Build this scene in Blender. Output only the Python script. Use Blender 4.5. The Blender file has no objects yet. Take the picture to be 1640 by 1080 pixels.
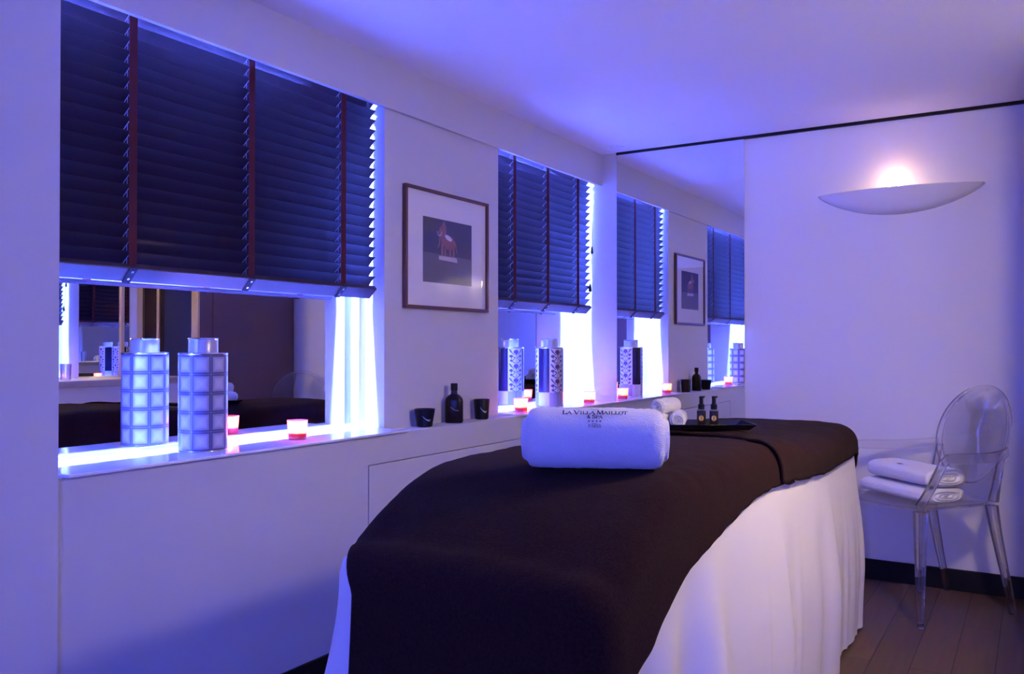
import bpy, math, random
from mathutils import Vector, Matrix, noise

# ------------------------------------------------------------------ camera, world, exposure
SC = bpy.context.scene
COL = SC.collection
FPX = 1366.0
YAW = math.atan(840 / FPX)
PITCH = math.atan(14 / FPX)
cd = bpy.data.cameras.new('camera')
cam = bpy.data.objects.new('camera', cd)
COL.objects.link(cam)
cd.sensor_fit = 'HORIZONTAL'
cd.sensor_width = 36.0
cd.lens = 36.0 * FPX / 1640.0
cd.clip_start = 0.02
cam.location = (0, 0, 1.10)
cam.rotation_euler = (math.pi / 2 + PITCH, 0, YAW)
SC.camera = cam

w = bpy.data.worlds.new('world')
SC.world = w
w.use_nodes = True
w.node_tree.nodes['Background'].inputs[0].default_value = (0.05, 0.05, 0.2, 1)
w.node_tree.nodes['Background'].inputs[1].default_value = 0.05

SC.view_settings.view_transform = 'Standard'
SC.view_settings.look = 'None'
SC.view_settings.gamma = 1.0
SC.view_settings.use_curve_mapping = False
SC.view_settings.exposure = 0.14
SC.cycles.max_bounces = 14
SC.cycles.diffuse_bounces = 6
SC.cycles.glossy_bounces = 10
SC.cycles.transmission_bounces = 12
SC.cycles.transparent_max_bounces = 24
SC.cycles.use_denoising = True
SC.cycles.sample_clamp_indirect = 40.0

# lamp strengths (each one belongs to a lamp or added fill column built below)
TUBE_COLOR = (0.075, 0.125, 1.0)
TUBE_1 = 12500.0
TUBE_2 = 12500.0
PENDANT_COLOR = (1.0, 0.77, 0.55)
PENDANT = 190.0
FILL_COLUMN_COLOR = (0.08, 0.11, 1.0)
FILL_COLUMN = 122.0  # added blue fill, no such lamp known in the room
SCONCE_COLOR = (1.0, 0.55, 0.26)
SCONCE = 0.5
CANDLE_COLOR = (1.0, 0.50, 0.22)
CANDLE = 0.9

PI = math.pi
random.seed(4)

# ------------------------------------------------------------------ measures of the room (metres)
XM = -2.235      # mirror at the back of the window niches
XL = -1.98       # front of the low wall under the windows
XP = -2.085      # face of the pier between the windows
XH = -2.068      # face of the header
YE = 4.33        # end wall
ZC = 2.17        # ceiling
ZH = 1.995       # underside of the header
ZS = 0.784       # top of the low wall
W1 = (0.82, 2.475)
W2 = (3.27, YE)


# ------------------------------------------------------------------ helpers
class MB:
    def __init__(self):
        self.v, self.f, self.uv = [], [], {}

    def box(self, x0, x1, y0, y1, z0, z1):
        n = len(self.v)
        self.v += [(x, y, z) for z in (z0, z1) for y in (y0, y1) for x in (x0, x1)]
        for q in ((0, 2, 3, 1), (4, 5, 7, 6), (0, 1, 5, 4), (2, 6, 7, 3), (0, 4, 6, 2), (1, 3, 7, 5)):
            self.f.append(tuple(n + i for i in q))
        return self

    def obox(self, c, ax, ay, az):
        """box about c with half-axis vectors"""
        n = len(self.v)
        c, ax, ay, az = Vector(c), Vector(ax), Vector(ay), Vector(az)
        for k in (-1, 1):
            for j in (-1, 1):
                for i in (-1, 1):
                    self.v.append(tuple(c + ax * i + ay * j + az * k))
        for q in ((0, 2, 3, 1), (4, 5, 7, 6), (0, 1, 5, 4), (2, 6, 7, 3), (0, 4, 6, 2), (1, 3, 7, 5)):
            self.f.append(tuple(n + i for i in q))
        return self

    def grid(self, fn, nu, nv, uvfn=None, wrapu=False, flip=False):
        n = len(self.v)
        cu = nu if wrapu else nu + 1
        for j in range(nv + 1):
            for i in range(cu):
                p = fn(i / nu, j / nv)
                if uvfn:
                    self.uv[len(self.v)] = uvfn(i / nu, j / nv)
                self.v.append(tuple(p))
        for j in range(nv):
            for i in range(nu):
                a = n + j * cu + i
                b = n + j * cu + (i + 1) % cu
                c = n + (j + 1) * cu + (i + 1) % cu
                d = n + (j + 1) * cu + i
                self.f.append((a, d, c, b) if flip else (a, b, c, d))
        return self

    def lathe(self, prof, n=40, c=(0, 0, 0), ex=2.0, sx=1.0, sy=1.0):
        """prof: (r, z) from the bottom to the top; ex: superellipse exponent; ends are closed when r is 0"""
        def pt(t, r, z):
            a = 2 * PI * t
            ca, sa = math.cos(a), math.sin(a)
            k = (abs(ca) ** ex + abs(sa) ** ex) ** (-1.0 / ex)
            return (c[0] + r * k * ca * sx, c[1] + r * k * sa * sy, c[2] + z)
        base = len(self.v)
        for (r, z) in prof:
            for i in range(n):
                self.v.append(pt(i / n, r, z))
        for j in range(len(prof) - 1):
            for i in range(n):
                a, b = base + j * n + i, base + j * n + (i + 1) % n
                self.f.append((a, b, b + n, a + n))
        if prof[0][0] > 1e-5:
            self.f.append(tuple(base + i for i in reversed(range(n))))
        if prof[-1][0] > 1e-5:
            self.f.append(tuple(base + (len(prof) - 1) * n + i for i in range(n)))
        return self

    def tube(self, pts, r, n=8):
        pts = [Vector(p) for p in pts]
        base = len(self.v)
        up = Vector((0.13, 0.31, 0.94))
        for i, p in enumerate(pts):
            t = (pts[min(i + 1, len(pts) - 1)] - pts[max(i - 1, 0)]).normalized()
            a = t.cross(up)
            if a.length < 1e-3:
                a = t.cross(Vector((1, 0, 0)))
            a.normalize()
            b = a.cross(t)
            rr = r[i] if isinstance(r, (list, tuple)) else r
            for k in range(n):
                q = 2 * PI * k / n
                self.v.append(tuple(p + a * rr * math.cos(q) + b * rr * math.sin(q)))
        for i in range(len(pts) - 1):
            for k in range(n):
                a0, a1 = base + i * n + k, base + i * n + (k + 1) % n
                self.f.append((a0, a0 + n, a1 + n, a1))
        self.f.append(tuple(base + k for k in range(n)))
        self.f.append(tuple(base + (len(pts) - 1) * n + k for k in reversed(range(n))))
        return self

    def loft(self, rings):
        """closed loops of equal length, capped"""
        base = len(self.v)
        n = len(rings[0])
        for r in rings:
            self.v += [tuple(p) for p in r]
        for j in range(len(rings) - 1):
            for i in range(n):
                a, b = base + j * n + i, base + j * n + (i + 1) % n
                self.f.append((a, b, b + n, a + n))
        self.f.append(tuple(base + i for i in reversed(range(n))))
        self.f.append(tuple(base + (len(rings) - 1) * n + i for i in range(n)))
        return self

    def poly(self, pts):
        n = len(self.v)
        self.v += [tuple(p) for p in pts]
        self.f.append(tuple(range(n, n + len(pts))))
        return self

    def build(self, name, m, parent=None, bevel=0.0, smooth=True, angle=35, fix=True, solid=0.0, sub=0, weld=False):
        me = bpy.data.meshes.new(name)
        me.from_pydata(self.v, [], self.f)
        if self.uv:
            ul = me.uv_layers.new(name='UVMap')
            for lp in me.loops:
                ul.data[lp.index].uv = self.uv.get(lp.vertex_index, (0, 0))
        if fix or weld:
            import bmesh
            bm = bmesh.new()
            bm.from_mesh(me)
            if weld:
                bmesh.ops.remove_doubles(bm, verts=bm.verts, dist=1e-5)
            if fix:
                bmesh.ops.recalc_face_normals(bm, faces=bm.faces)
            bm.to_mesh(me)
            bm.free()
        me.materials.append(m)
        if smooth:
            me.shade_smooth()
            me.set_sharp_from_angle(angle=math.radians(angle))
        o = bpy.data.objects.new(name, me)
        COL.objects.link(o)
        if parent:
            o.parent = parent
        if bevel:
            b = o.modifiers.new('bevel', 'BEVEL')
            b.width = bevel
            b.segments = 2
            b.limit_method = 'ANGLE'
        if solid:
            s = o.modifiers.new('solid', 'SOLIDIFY')
            s.thickness = solid
            s.offset = -1
        if sub:
            s = o.modifiers.new('sub', 'SUBSURF')
            s.levels = s.render_levels = sub
        return o


def tag(o, label=None, cat=None, group=None, kind=None):
    if label:
        o['label'] = label
    if cat:
        o['category'] = cat
    if group:
        o['group'] = group
    if kind:
        o['kind'] = kind
    return o


def empty(name, loc, rz=0.0):
    o = bpy.data.objects.new(name, None)
    o.empty_display_size = 0.05
    o.location = loc
    o.rotation_euler = (0, 0, rz)
    COL.objects.link(o)
    return o


def copy_tree(o, parent=None):
    c = o.copy()
    COL.objects.link(c)
    if parent:
        c.parent = parent
    for ch in list(o.children):
        copy_tree(ch, c)
    return c


def struct(o, label, cat):
    return tag(o, label, cat, kind='structure')


def sm(t):
    t = max(0.0, min(1.0, t))
    return t * t * (3 - 2 * t)


def interp(tab, x):
    if x <= tab[0][0]:
        return tab[0][1]
    for (x0, y0), (x1, y1) in zip(tab, tab[1:]):
        if x <= x1:
            return y0 + (y1 - y0) * sm((x - x0) / (x1 - x0)) if False else y0 + (y1 - y0) * (x - x0) / (x1 - x0)
    return tab[-1][1]


# ------------------------------------------------------------------ materials
def mat(name, base, rough=0.6, metal=0.0, spec=0.5, coat=0.0, sheen=0.0, bump=None, emit=None, vary=None):
    m = bpy.data.materials.new(name)
    m.use_nodes = True
    nt = m.node_tree
    b = nt.nodes['Principled BSDF']
    b.inputs['Base Color'].default_value = (*base, 1)
    b.inputs['Roughness'].default_value = rough
    b.inputs['Metallic'].default_value = metal
    b.inputs['Specular IOR Level'].default_value = spec
    b.inputs['Coat Weight'].default_value = coat
    b.inputs['Coat Roughness'].default_value = 0.05
    b.inputs['Sheen Weight'].default_value = sheen
    if emit:
        b.inputs['Emission Color'].default_value = (*emit[0], 1)
        b.inputs['Emission Strength'].default_value = emit[1]
    if bump or vary:
        tc = nt.nodes.new('ShaderNodeTexCoord')
        if bump:
            nz = nt.nodes.new('ShaderNodeTexNoise')
            nz.inputs['Scale'].default_value = bump[0]
            nz.inputs['Detail'].default_value = 4
            bp = nt.nodes.new('ShaderNodeBump')
            bp.inputs['Strength'].default_value = bump[1]
            bp.inputs['Distance'].default_value = bump[2]
            nt.links.new(tc.outputs['Object'], nz.inputs['Vector'])
            nt.links.new(nz.outputs['Fac'], bp.inputs['Height'])
            nt.links.new(bp.outputs['Normal'], b.inputs['Normal'])
        if vary:
            n2 = nt.nodes.new('ShaderNodeTexNoise')
            n2.inputs['Scale'].default_value = vary[0]
            n2.inputs['Detail'].default_value = 6
            mx = nt.nodes.new('ShaderNodeMix')
            mx.data_type = 'RGBA'
            mx.inputs[6].default_value = (*base, 1)
            mx.inputs[7].default_value = (*vary[1], 1)
            nt.links.new(tc.outputs['Object'], n2.inputs['Vector'])
            nt.links.new(n2.outputs['Fac'], mx.inputs[0])
            nt.links.new(mx.outputs[2], b.inputs['Base Color'])
    return m


def emat(name, color, strength):
    m = bpy.data.materials.new(name)
    m.use_nodes = True
    nt = m.node_tree
    nt.nodes.remove(nt.nodes['Principled BSDF'])
    e = nt.nodes.new('ShaderNodeEmission')
    e.inputs[0].default_value = (*color, 1)
    e.inputs[1].default_value = strength
    nt.links.new(e.outputs[0], nt.nodes['Material Output'].inputs[0])
    return m


def clear_mat(name, tint, ior=1.45, glass=0.3, rough=0.0):
    """clear plastic or glass: a solid refracting body mixed with straight-through transparency"""
    m = bpy.data.materials.new(name)
    m.use_nodes = True
    nt = m.node_tree
    nt.nodes.remove(nt.nodes['Principled BSDF'])
    g = nt.nodes.new('ShaderNodeBsdfGlass')
    g.inputs['Color'].default_value = (*tint, 1)
    g.inputs['IOR'].default_value = ior
    g.inputs['Roughness'].default_value = rough
    t = nt.nodes.new('ShaderNodeBsdfTransparent')
    t.inputs[0].default_value = (*tint, 1)
    mx = nt.nodes.new('ShaderNodeMixShader')
    mx.inputs[0].default_value = glass
    nt.links.new(t.outputs[0], mx.inputs[1])
    nt.links.new(g.outputs[0], mx.inputs[2])
    nt.links.new(mx.outputs[0], nt.nodes['Material Output'].inputs[0])
    return m


def pane_mat(name):
    """thin picture glass: transparent with a fresnel reflection"""
    m = bpy.data.materials.new(name)
    m.use_nodes = True
    nt = m.node_tree
    nt.nodes.remove(nt.nodes['Principled BSDF'])
    t = nt.nodes.new('ShaderNodeBsdfTransparent')
    g = nt.nodes.new('ShaderNodeBsdfGlossy')
    g.inputs['Roughness'].default_value = 0.01
    lw = nt.nodes.new('ShaderNodeLayerWeight')
    lw.inputs[0].default_value = 0.5
    pw = nt.nodes.new('ShaderNodeMath')
    pw.operation = 'POWER'
    pw.inputs[1].default_value = 5.0
    fr = nt.nodes.new('ShaderNodeMath')
    fr.operation = 'MULTIPLY_ADD'
    fr.inputs[1].default_value = 0.9
    fr.inputs[2].default_value = 0.045
    mx = nt.nodes.new('ShaderNodeMixShader')
    nt.links.new(lw.outputs['Facing'], pw.inputs[0])
    nt.links.new(pw.outputs[0], fr.inputs[0])
    nt.links.new(fr.outputs[0], mx.inputs[0])
    nt.links.new(t.outputs[0], mx.inputs[1])
    nt.links.new(g.outputs[0], mx.inputs[2])
    nt.links.new(mx.outputs[0], nt.nodes['Material Output'].inputs[0])
    return m


def votive_mat(name):
    m = bpy.data.materials.new(name)
    m.use_nodes = True
    nt = m.node_tree
    nt.nodes.remove(nt.nodes['Principled BSDF'])
    a = nt.nodes.new('ShaderNodeBsdfTranslucent')
    a.inputs[0].default_value = (1.0, 0.42, 0.38, 1)
    b = nt.nodes.new('ShaderNodeBsdfTransparent')
    b.inputs[0].default_value = (1.0, 0.48, 0.46, 1)
    c = nt.nodes.new('ShaderNodeBsdfGlossy')
    c.inputs['Roughness'].default_value = 0.05
    m1 = nt.nodes.new('ShaderNodeMixShader')
    m1.inputs[0].default_value = 0.5
    m2 = nt.nodes.new('ShaderNodeMixShader')
    m2.inputs[0].default_value = 0.06
    nt.links.new(a.outputs[0], m1.inputs[1])
    nt.links.new(b.outputs[0], m1.inputs[2])
    nt.links.new(m1.outputs[0], m2.inputs[1])
    nt.links.new(c.outputs[0], m2.inputs[2])
    nt.links.new(m2.outputs[0], nt.nodes['Material Output'].inputs[0])
    return m


def grid_jar_mat():
    m = bpy.data.materials.new('grid_jar_print')
    m.use_nodes = True
    nt = m.node_tree
    b = nt.nodes['Principled BSDF']
    b.inputs['Roughness'].default_value = 0.28
    b.inputs['Coat Weight'].default_value = 0.3
    L = nt.links.new

    def M(op, a, bb=None):
        n = nt.nodes.new('ShaderNodeMath')
        n.operation = op
        for k, s in enumerate((a, bb)):
            if s is None:
                continue
            if isinstance(s, (int, float)):
                n.inputs[k].default_value = s
            else:
                L(s, n.inputs[k])
        return n.outputs[0]
    uv = nt.nodes.new('ShaderNodeUVMap')
    sp = nt.nodes.new('ShaderNodeSeparateXYZ')
    L(uv.outputs[0], sp.inputs[0])
    cx = M('MULTIPLY', M('ABSOLUTE', M('SUBTRACT', M('FRACT', sp.outputs[0]), 0.5)), 2.0)
    cy = M('MULTIPLY', M('ABSOLUTE', M('SUBTRACT', M('FRACT', sp.outputs[1]), 0.5)), 2.0)
    mm = M('MAXIMUM', cx, cy)
    rp = nt.nodes.new('ShaderNodeValToRGB')
    cr = rp.color_ramp
    cr.elements[0].position = 0.0
    cr.elements[0].color = (0.62, 0.62, 0.68, 1)
    cr.elements[1].position = 1.0
    cr.elements[1].color = (0.10, 0.09, 0.22, 1)
    for p, c in ((0.45, (0.50, 0.50, 0.60)), (0.80, (0.24, 0.23, 0.38)), (0.84, (0.075, 0.07, 0.17)), (0.95, (0.075, 0.07, 0.17)), (0.965, (0.25, 0.25, 0.4))):
        e = cr.elements.new(p)
        e.color = (*c, 1)
    L(mm, rp.inputs[0])
    ring = M('GREATER_THAN', M('SINE', M('MULTIPLY', mm, 44.0)), 0.55)
    ins = M('LESS_THAN', mm, 0.84)
    k = M('MULTIPLY', M('MULTIPLY', ring, ins), 0.45)
    mx = nt.nodes.new('ShaderNodeMix')
    mx.data_type = 'RGBA'
    L(k, mx.inputs[0])
    L(rp.outputs[0], mx.inputs[6])
    mx.inputs[7].default_value = (0.25, 0.24, 0.45, 1)
    L(mx.outputs[2], b.inputs['Base Color'])
    return m


def plank_mat():
    m = bpy.data.materials.new('dark_floorboards')
    m.use_nodes = True
    nt = m.node_tree
    b = nt.nodes['Principled BSDF']
    L = nt.links.new
    tc = nt.nodes.new('ShaderNodeTexCoord')
    mp = nt.nodes.new('ShaderNodeMapping')
    mp.inputs['Rotation'].default_value = (0, 0, PI / 2)
    L(tc.outputs['Object'], mp.inputs[0])
    br = nt.nodes.new('ShaderNodeTexBrick')
    br.offset = 0.37
    br.inputs['Scale'].default_value = 1.0
    br.inputs['Brick Width'].default_value = 1.6
    br.inputs['Row Height'].default_value = 0.125
    br.inputs['Mortar Size'].default_value = 0.0016
    br.inputs['Color1'].default_value = (0.150, 0.085, 0.050, 1)
    br.inputs['Color2'].default_value = (0.19, 0.11, 0.065, 1)
    br.inputs['Mortar'].default_value = (0.012, 0.008, 0.006, 1)
    L(mp.outputs[0], br.inputs[0])
    m2 = nt.nodes.new('ShaderNodeMapping')
    m2.inputs['Scale'].default_value = (40, 2.5, 1)
    L(tc.outputs['Object'], m2.inputs[0])
    nz = nt.nodes.new('ShaderNodeTexNoise')
    nz.inputs['Scale'].default_value = 1.5
    nz.inputs['Detail'].default_value = 6
    L(m2.outputs[0], nz.inputs[0])
    mx = nt.nodes.new('ShaderNodeMix')
    mx.data_type = 'RGBA'
    mx.blend_type = 'MULTIPLY'
    mx.inputs[0].default_value = 0.6
    L(br.outputs[0], mx.inputs[6])
    L(nz.outputs['Color'], mx.inputs[7])
    L(mx.outputs[2], b.inputs['Base Color'])
    b.inputs['Roughness'].default_value = 0.45
    b.inputs['Specular IOR Level'].default_value = 0.35
    return m


M = {}
M['wall'] = mat('painted_canvas_wall', (0.56, 0.55, 0.57), 0.8, spec=0.25, bump=(700, 0.25, 0.002))
M['ceiling'] = mat('ceiling_paint', (0.78, 0.77, 0.78), 0.85, spec=0.2)
M['lacquer'] = mat('white_lacquer', (0.78, 0.77, 0.77), 0.10, spec=0.45)
M['mirror'] = mat('mirror_silver', (0.86, 0.87, 0.88), 0.0, metal=1.0)
M['niche_mirror'] = mat('niche_mirror_silver', (0.80, 0.80, 0.83), 0.0, metal=1.0)
M['black'] = mat('black_trim', (0.008, 0.007, 0.008), 0.5, spec=0.2)
M['floor'] = plank_mat()
M['white_gloss'] = mat('white_gloss_sill', (0.80, 0.80, 0.82), 0.06, spec=0.6)
M['white_paint'] = mat('white_paint', (0.78, 0.78, 0.80), 0.45)
M['slat'] = mat('dark_mahogany', (0.016, 0.004, 0.005), 0.36, spec=0.40, vary=(18, (0.008, 0.002, 0.003)))
M['rail'] = mat('mahogany_rail', (0.040, 0.016, 0.022), 0.5, spec=0.6)
M['tape'] = mat('burgundy_tape', (0.085, 0.016, 0.022), 0.85, spec=0.2, bump=(900, 0.3, 0.001))
M['clip'] = mat('dark_clip', (0.012, 0.008, 0.014), 0.6, spec=0.2)
M['stud'] = mat('steel_stud', (0.8, 0.8, 0.82), 0.2, metal=1.0)
M['cord'] = mat('grey_cord', (0.35, 0.33, 0.36), 0.8)
M['darkcord'] = mat('dark_cord', (0.03, 0.015, 0.02), 0.8)
M['sheet'] = mat('white_sheet', (0.84, 0.81, 0.79), 0.85, spec=0.15, sheen=0.1, bump=(260, 0.12, 0.002))
M['throw'] = mat('brown_terry', (0.046, 0.019, 0.015), 0.95, spec=0.03, sheen=0.03, bump=(420, 0.8, 0.004), vary=(170, (0.012, 0.0045, 0.004)))
M['terry'] = mat('white_terry', (0.87, 0.86, 0.86), 0.95, spec=0.1, sheen=0.3, bump=(380, 0.9, 0.004))
M['ink'] = mat('navy_embroidery', (0.03, 0.03, 0.10), 0.7)
M['greyink'] = mat('grey_embroidery', (0.22, 0.21, 0.26), 0.7)
M['frame'] = mat('red_wood_frame', (0.115, 0.040, 0.034), 0.4, coat=0.2, vary=(25, (0.08, 0.025, 0.022)))
M['mount'] = mat('mount_board', (0.74, 0.72, 0.72), 0.8)
M['pane'] = pane_mat('picture_glass')
M['print_dark'] = mat('print_navy', (0.030, 0.026, 0.090), 0.7)
M['print_grey'] = mat('print_grey', (0.15, 0.13, 0.17), 0.7, vary=(120, (0.11, 0.10, 0.14)))
M['print_rust'] = mat('print_rust', (0.42, 0.15, 0.14), 0.7, vary=(150, (0.25, 0.08, 0.10)))
M['print_pale'] = mat('print_pale', (0.55, 0.50, 0.55), 0.7)
M['blackware'] = mat('matt_black_ceramic', (0.005, 0.005, 0.008), 0.42, spec=0.25)
M['brownglass'] = mat('dark_amber_bottle', (0.012, 0.006, 0.004), 0.30, spec=0.25)
M['mark'] = mat('pale_print', (0.45, 0.45, 0.5), 0.5)
M['gold'] = mat('gold_label', (0.58, 0.36, 0.09), 0.5)
M['brass'] = mat('brass', (0.70, 0.50, 0.22), 0.35, metal=0.8)
M['tray'] = mat('black_lacquer_tray', (0.010, 0.009, 0.012), 0.12, spec=0.6)
M['gridjar'] = grid_jar_mat()
M['tin'] = mat('tin_grey', (0.42, 0.41, 0.52), 0.32, metal=0.35)
M['rim'] = mat('tin_rim', (0.7, 0.7, 0.75), 0.2, metal=1.0)
M['jarwhite'] = mat('jar_white', (0.58, 0.57, 0.62), 0.3, coat=0.3)
M['jarnavy'] = mat('jar_navy_band', (0.016, 0.009, 0.05), 0.25, spec=0.6, coat=0.3)
M['jarsilver'] = mat('jar_silver_band', (0.60, 0.60, 0.68), 0.4, metal=0.6, bump=(300, 0.8, 0.003))
M['jarlilac'] = mat('jar_lilac_band', (0.27, 0.25, 0.38), 0.35)
M['flower'] = mat('jar_plum_flowers', (0.10, 0.035, 0.12), 0.35)
M['leaf'] = mat('jar_grey_leaves', (0.09, 0.08, 0.15), 0.35)
M['votive'] = votive_mat('rose_votive_glass')
M['wax'] = mat('candle_wax', (0.55, 0.03, 0.28), 0.5)
M['flame'] = emat('candle_flame', (1.0, 0.72, 0.40), 60.0)
M['plaster'] = mat('sconce_plaster', (0.74, 0.72, 0.71), 0.75)
M['bulb'] = emat('bulb_glow', (1.0, 0.80, 0.50), 12.0)
M['clear'] = clear_mat('clear_polycarbonate', (0.992, 0.990, 0.994), 1.46, 0.75)
M['glassware'] = clear_mat('clear_glass', (0.97, 0.97, 0.98), 1.45, 0.5)
M['brownpanel'] = mat('brown_fabric_panel', (0.17, 0.10, 0.09), 0.8, spec=0.2, bump=(500, 0.3, 0.002))
M['cream'] = mat('cream_counter', (0.48, 0.44, 0.39), 0.3)
M['tube1'] = emat('blue_tube_light_a', TUBE_COLOR, TUBE_1)
M['tube2'] = emat('blue_tube_light_b', TUBE_COLOR, TUBE_2)
M['column'] = emat('blue_fill_glow', FILL_COLUMN_COLOR, FILL_COLUMN)
M['pendant'] = emat('pendant_globe_glow', PENDANT_COLOR, PENDANT)
M['darkmetal'] = mat('dark_metal', (0.03, 0.03, 0.03), 0.4, metal=0.6)
M['vinyl'] = mat('white_vinyl', (0.7, 0.7, 0.7), 0.5)

# ------------------------------------------------------------------ room shell
YB = -2.60       # wall behind the camera
XR = 0.95        # back of the vanity recess on the right
o = MB().box(-2.5, 1.1, YB - 0.1, 4.5, -0.06, 0.0).build('floor', M['floor'], smooth=False)
struct(o, 'dark brown floorboards running towards the end wall', 'floor')
o = MB().box(-2.5, 1.1, YB - 0.1, 4.5, ZC, ZC + 0.06).build('ceiling', M['ceiling'], smooth=False)
struct(o, 'plain white ceiling washed in blue light', 'ceiling')

mb = MB()
# low wall: dark-backed core and thin skins that leave the joints of the access panel open
mb.box(-2.40, XL - 0.012, 0.70, YE, 0.0, ZS - 0.012)
mb.box(XL - 0.012, XL, 0.70, 2.266, 0.0, ZS)
mb.box(XL - 0.012, XL, 2.266, YE, 0.6845, ZS)
mb.box(-2.40, XL - 0.012, 0.70, YE, ZS - 0.012, ZS)
mb.box(XL - 0.012, XL, 2.271, YE - 0.02, 0.0, 0.6805)
# pier, header, left return, near pier
mb.box(-2.40, XP, W1[1], W2[0], ZS, ZC)
mb.box(XH - 0.018, XH, 0.70, YE, ZH, ZC)
mb.box(-2.40, XH - 0.018, 0.70, YE, 2.075, ZC)
mb.box(-2.40, XH - 0.018, 0.70, W1[0], ZS, 2.075)
mb.box(-2.40, -1.966, YB, 1.155, 0.0, ZC)
mb.box(-2.40, XM - 0.012, W1[0], YE, ZS, 2.075)
o = mb.build('wall_left', M['wall'], smooth=False)
struct(o, 'lavender lit left wall with two window niches and low ledge', 'wall')

o = MB().box(-2.5, 1.1, YE + 0.004, YE + 0.12, 0.0, ZC).build('wall_far', M['lacquer'], smooth=False)
struct(o, 'glossy white end wall with the boat shaped sconce', 'wall')
o = MB().box(-2.40, XL, YE - 0.003, YE + 0.004, 0.0, ZC).build('wall_far_return', M['wall'], smooth=False)
o.name = 'wall_far_left'
struct(o, 'narrow white wall strip beside the right hand window', 'wall')
o = MB().box(-2.5, 1.1, YB - 0.1, YB, 0.0, ZC).build('wall_near', M['brownpanel'], smooth=False)
struct(o, 'dark brown wall behind the viewer', 'wall')
o = MB().box(XR, XR + 0.1, YB, YE, 0.0, ZC).build('wall_right', M['wall'], smooth=False)
struct(o, 'plain wall at the back of the vanity recess', 'wall')
# brown partition next to the end wall on the right
mb = MB()
mb.box(0.005, 0.055, 3.53, 3.632, 0.0, ZC)
mb.box(0.005, 0.055, 3.637, YE, 0.0, ZC)
mb.box(0.012, 0.050, 3.632, 3.637, 0.0, ZC)
o = mb.build('wall_partition', M['brownpanel'], smooth=False)
struct(o, 'dark brown fabric panel wall beside the clear chair', 'wall')
o = MB().box(0.0, 0.06, 3.515, 3.53, 0.0, ZC).build('trim_1', M['brass'], smooth=False)
struct(o, 'thin brass edge of the brown panel wall', 'trim')
o = MB().box(XL + 0.002, 0.005, YE - 0.012, YE + 0.004, ZC - 0.014, ZC).build('shadow_gap_strip', M['black'], smooth=False)  # solid black strip painted in for the shade of the ceiling gap
struct(o, 'thin black strip put in as the shade of the gap between end wall and ceiling', 'trim')
o = MB().box(XL, XL + 0.012, 1.155, YE - 0.012, 0.0, 0.094).build('baseboard_left', M['black'], bevel=0.002)
struct(o, 'black skirting board along the window wall', 'baseboard')
o = MB().box(XL + 0.012, 0.005, YE - 0.014, YE, 0.0, 0.094).build('baseboard_far', M['black'], bevel=0.002)
struct(o, 'black skirting board along the white end wall', 'baseboard')

# mirrored windows at the back of the niches
def window(name, y0, y1, label, jamb):
    root = empty(name, (XM, (y0 + y1) / 2, ZS))
    struct(root, label, 'window')
    cy = (y0 + y1) / 2
    MB().box(-0.006, 0.0, y0 - cy, y1 - cy, 0.018, 2.07 - ZS).build('mirror_pane', M['niche_mirror'], root, smooth=False)
    mb = MB().box(-0.006, 0.004, y0 - cy, y1 - cy, 0.004, 0.018)
    mb.build('bottom_bead', M['white_paint'], root, smooth=False)
    if jamb:
        MB().box(0.018, 0.055, y1 - cy - 0.034, y1 - cy, 0.006, 2.07 - ZS).build('window_jamb', M['white_paint'], root, bevel=0.002)
    return root


window('window_1', W1[0], W1[1], 'long mirrored window under the widest blind', True)
window('window_2', W2[0], W2[1] - 0.003, 'shorter mirrored window next to the end wall', False)

# glossy sills, lifted out as loose sheets
o = MB().box(XM, XL + 0.018, W1[0] + 0.36, W1[1] - 0.002, ZS, ZS + 0.008).build('window_sill', M['white_gloss'], bevel=0.002)
tag(o, 'glowing white glossy sill sheet under the long window with the chequered jar', 'window sill', 'glossy sill sheets')
o = MB().box(XM, XL + 0.018, W2[0] + 0.002, YE - 0.004, ZS, ZS + 0.008).build('window_sill', M['white_gloss'], bevel=0.002)
tag(o, 'white glossy sill sheet under the window with the floral jar', 'window sill', 'glossy sill sheets')

# end wall mirror
o = MB().box(XL + 0.004, -1.267, YE - 0.008, YE + 0.003, 0.094, ZC - 0.014).build('wall_mirror', M['mirror'], smooth=False)
tag(o, 'tall frameless mirror on the end wall reflecting the windows', 'mirror')

# ------------------------------------------------------------------ lamps
def tube_lamp(y0, y1, m, label):
    root = empty('tube_lamp', (-2.195, (y0 + y1) / 2, 2.022))
    tag(root, label, 'lamp', 'blue tube lamps behind the blinds')
    h = (y1 - y0) / 2
    MB().tube([(0, -h, 0), (0, h, 0)], 0.013, 14).build('tube', m, root)
    MB().box(-0.018, 0.018, -h - 0.02, h + 0.02, 0.020, 0.042).build('batten', M['white_paint'], root, bevel=0.003)
    for s in (-1, 1):
        MB().box(-0.012, 0.012, s * (h + 0.010) - 0.008, s * (h + 0.010) + 0.008, -0.014, 0.024).build('lamp_holder', M['white_paint'], root, bevel=0.002)


tube_lamp(0.92, 2.20, M['tube1'], 'blue fluorescent tube hidden behind the long window blind')
tube_lamp(3.34, 4.06, M['tube2'], 'blue fluorescent tube hidden behind the blind near the end wall')

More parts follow.
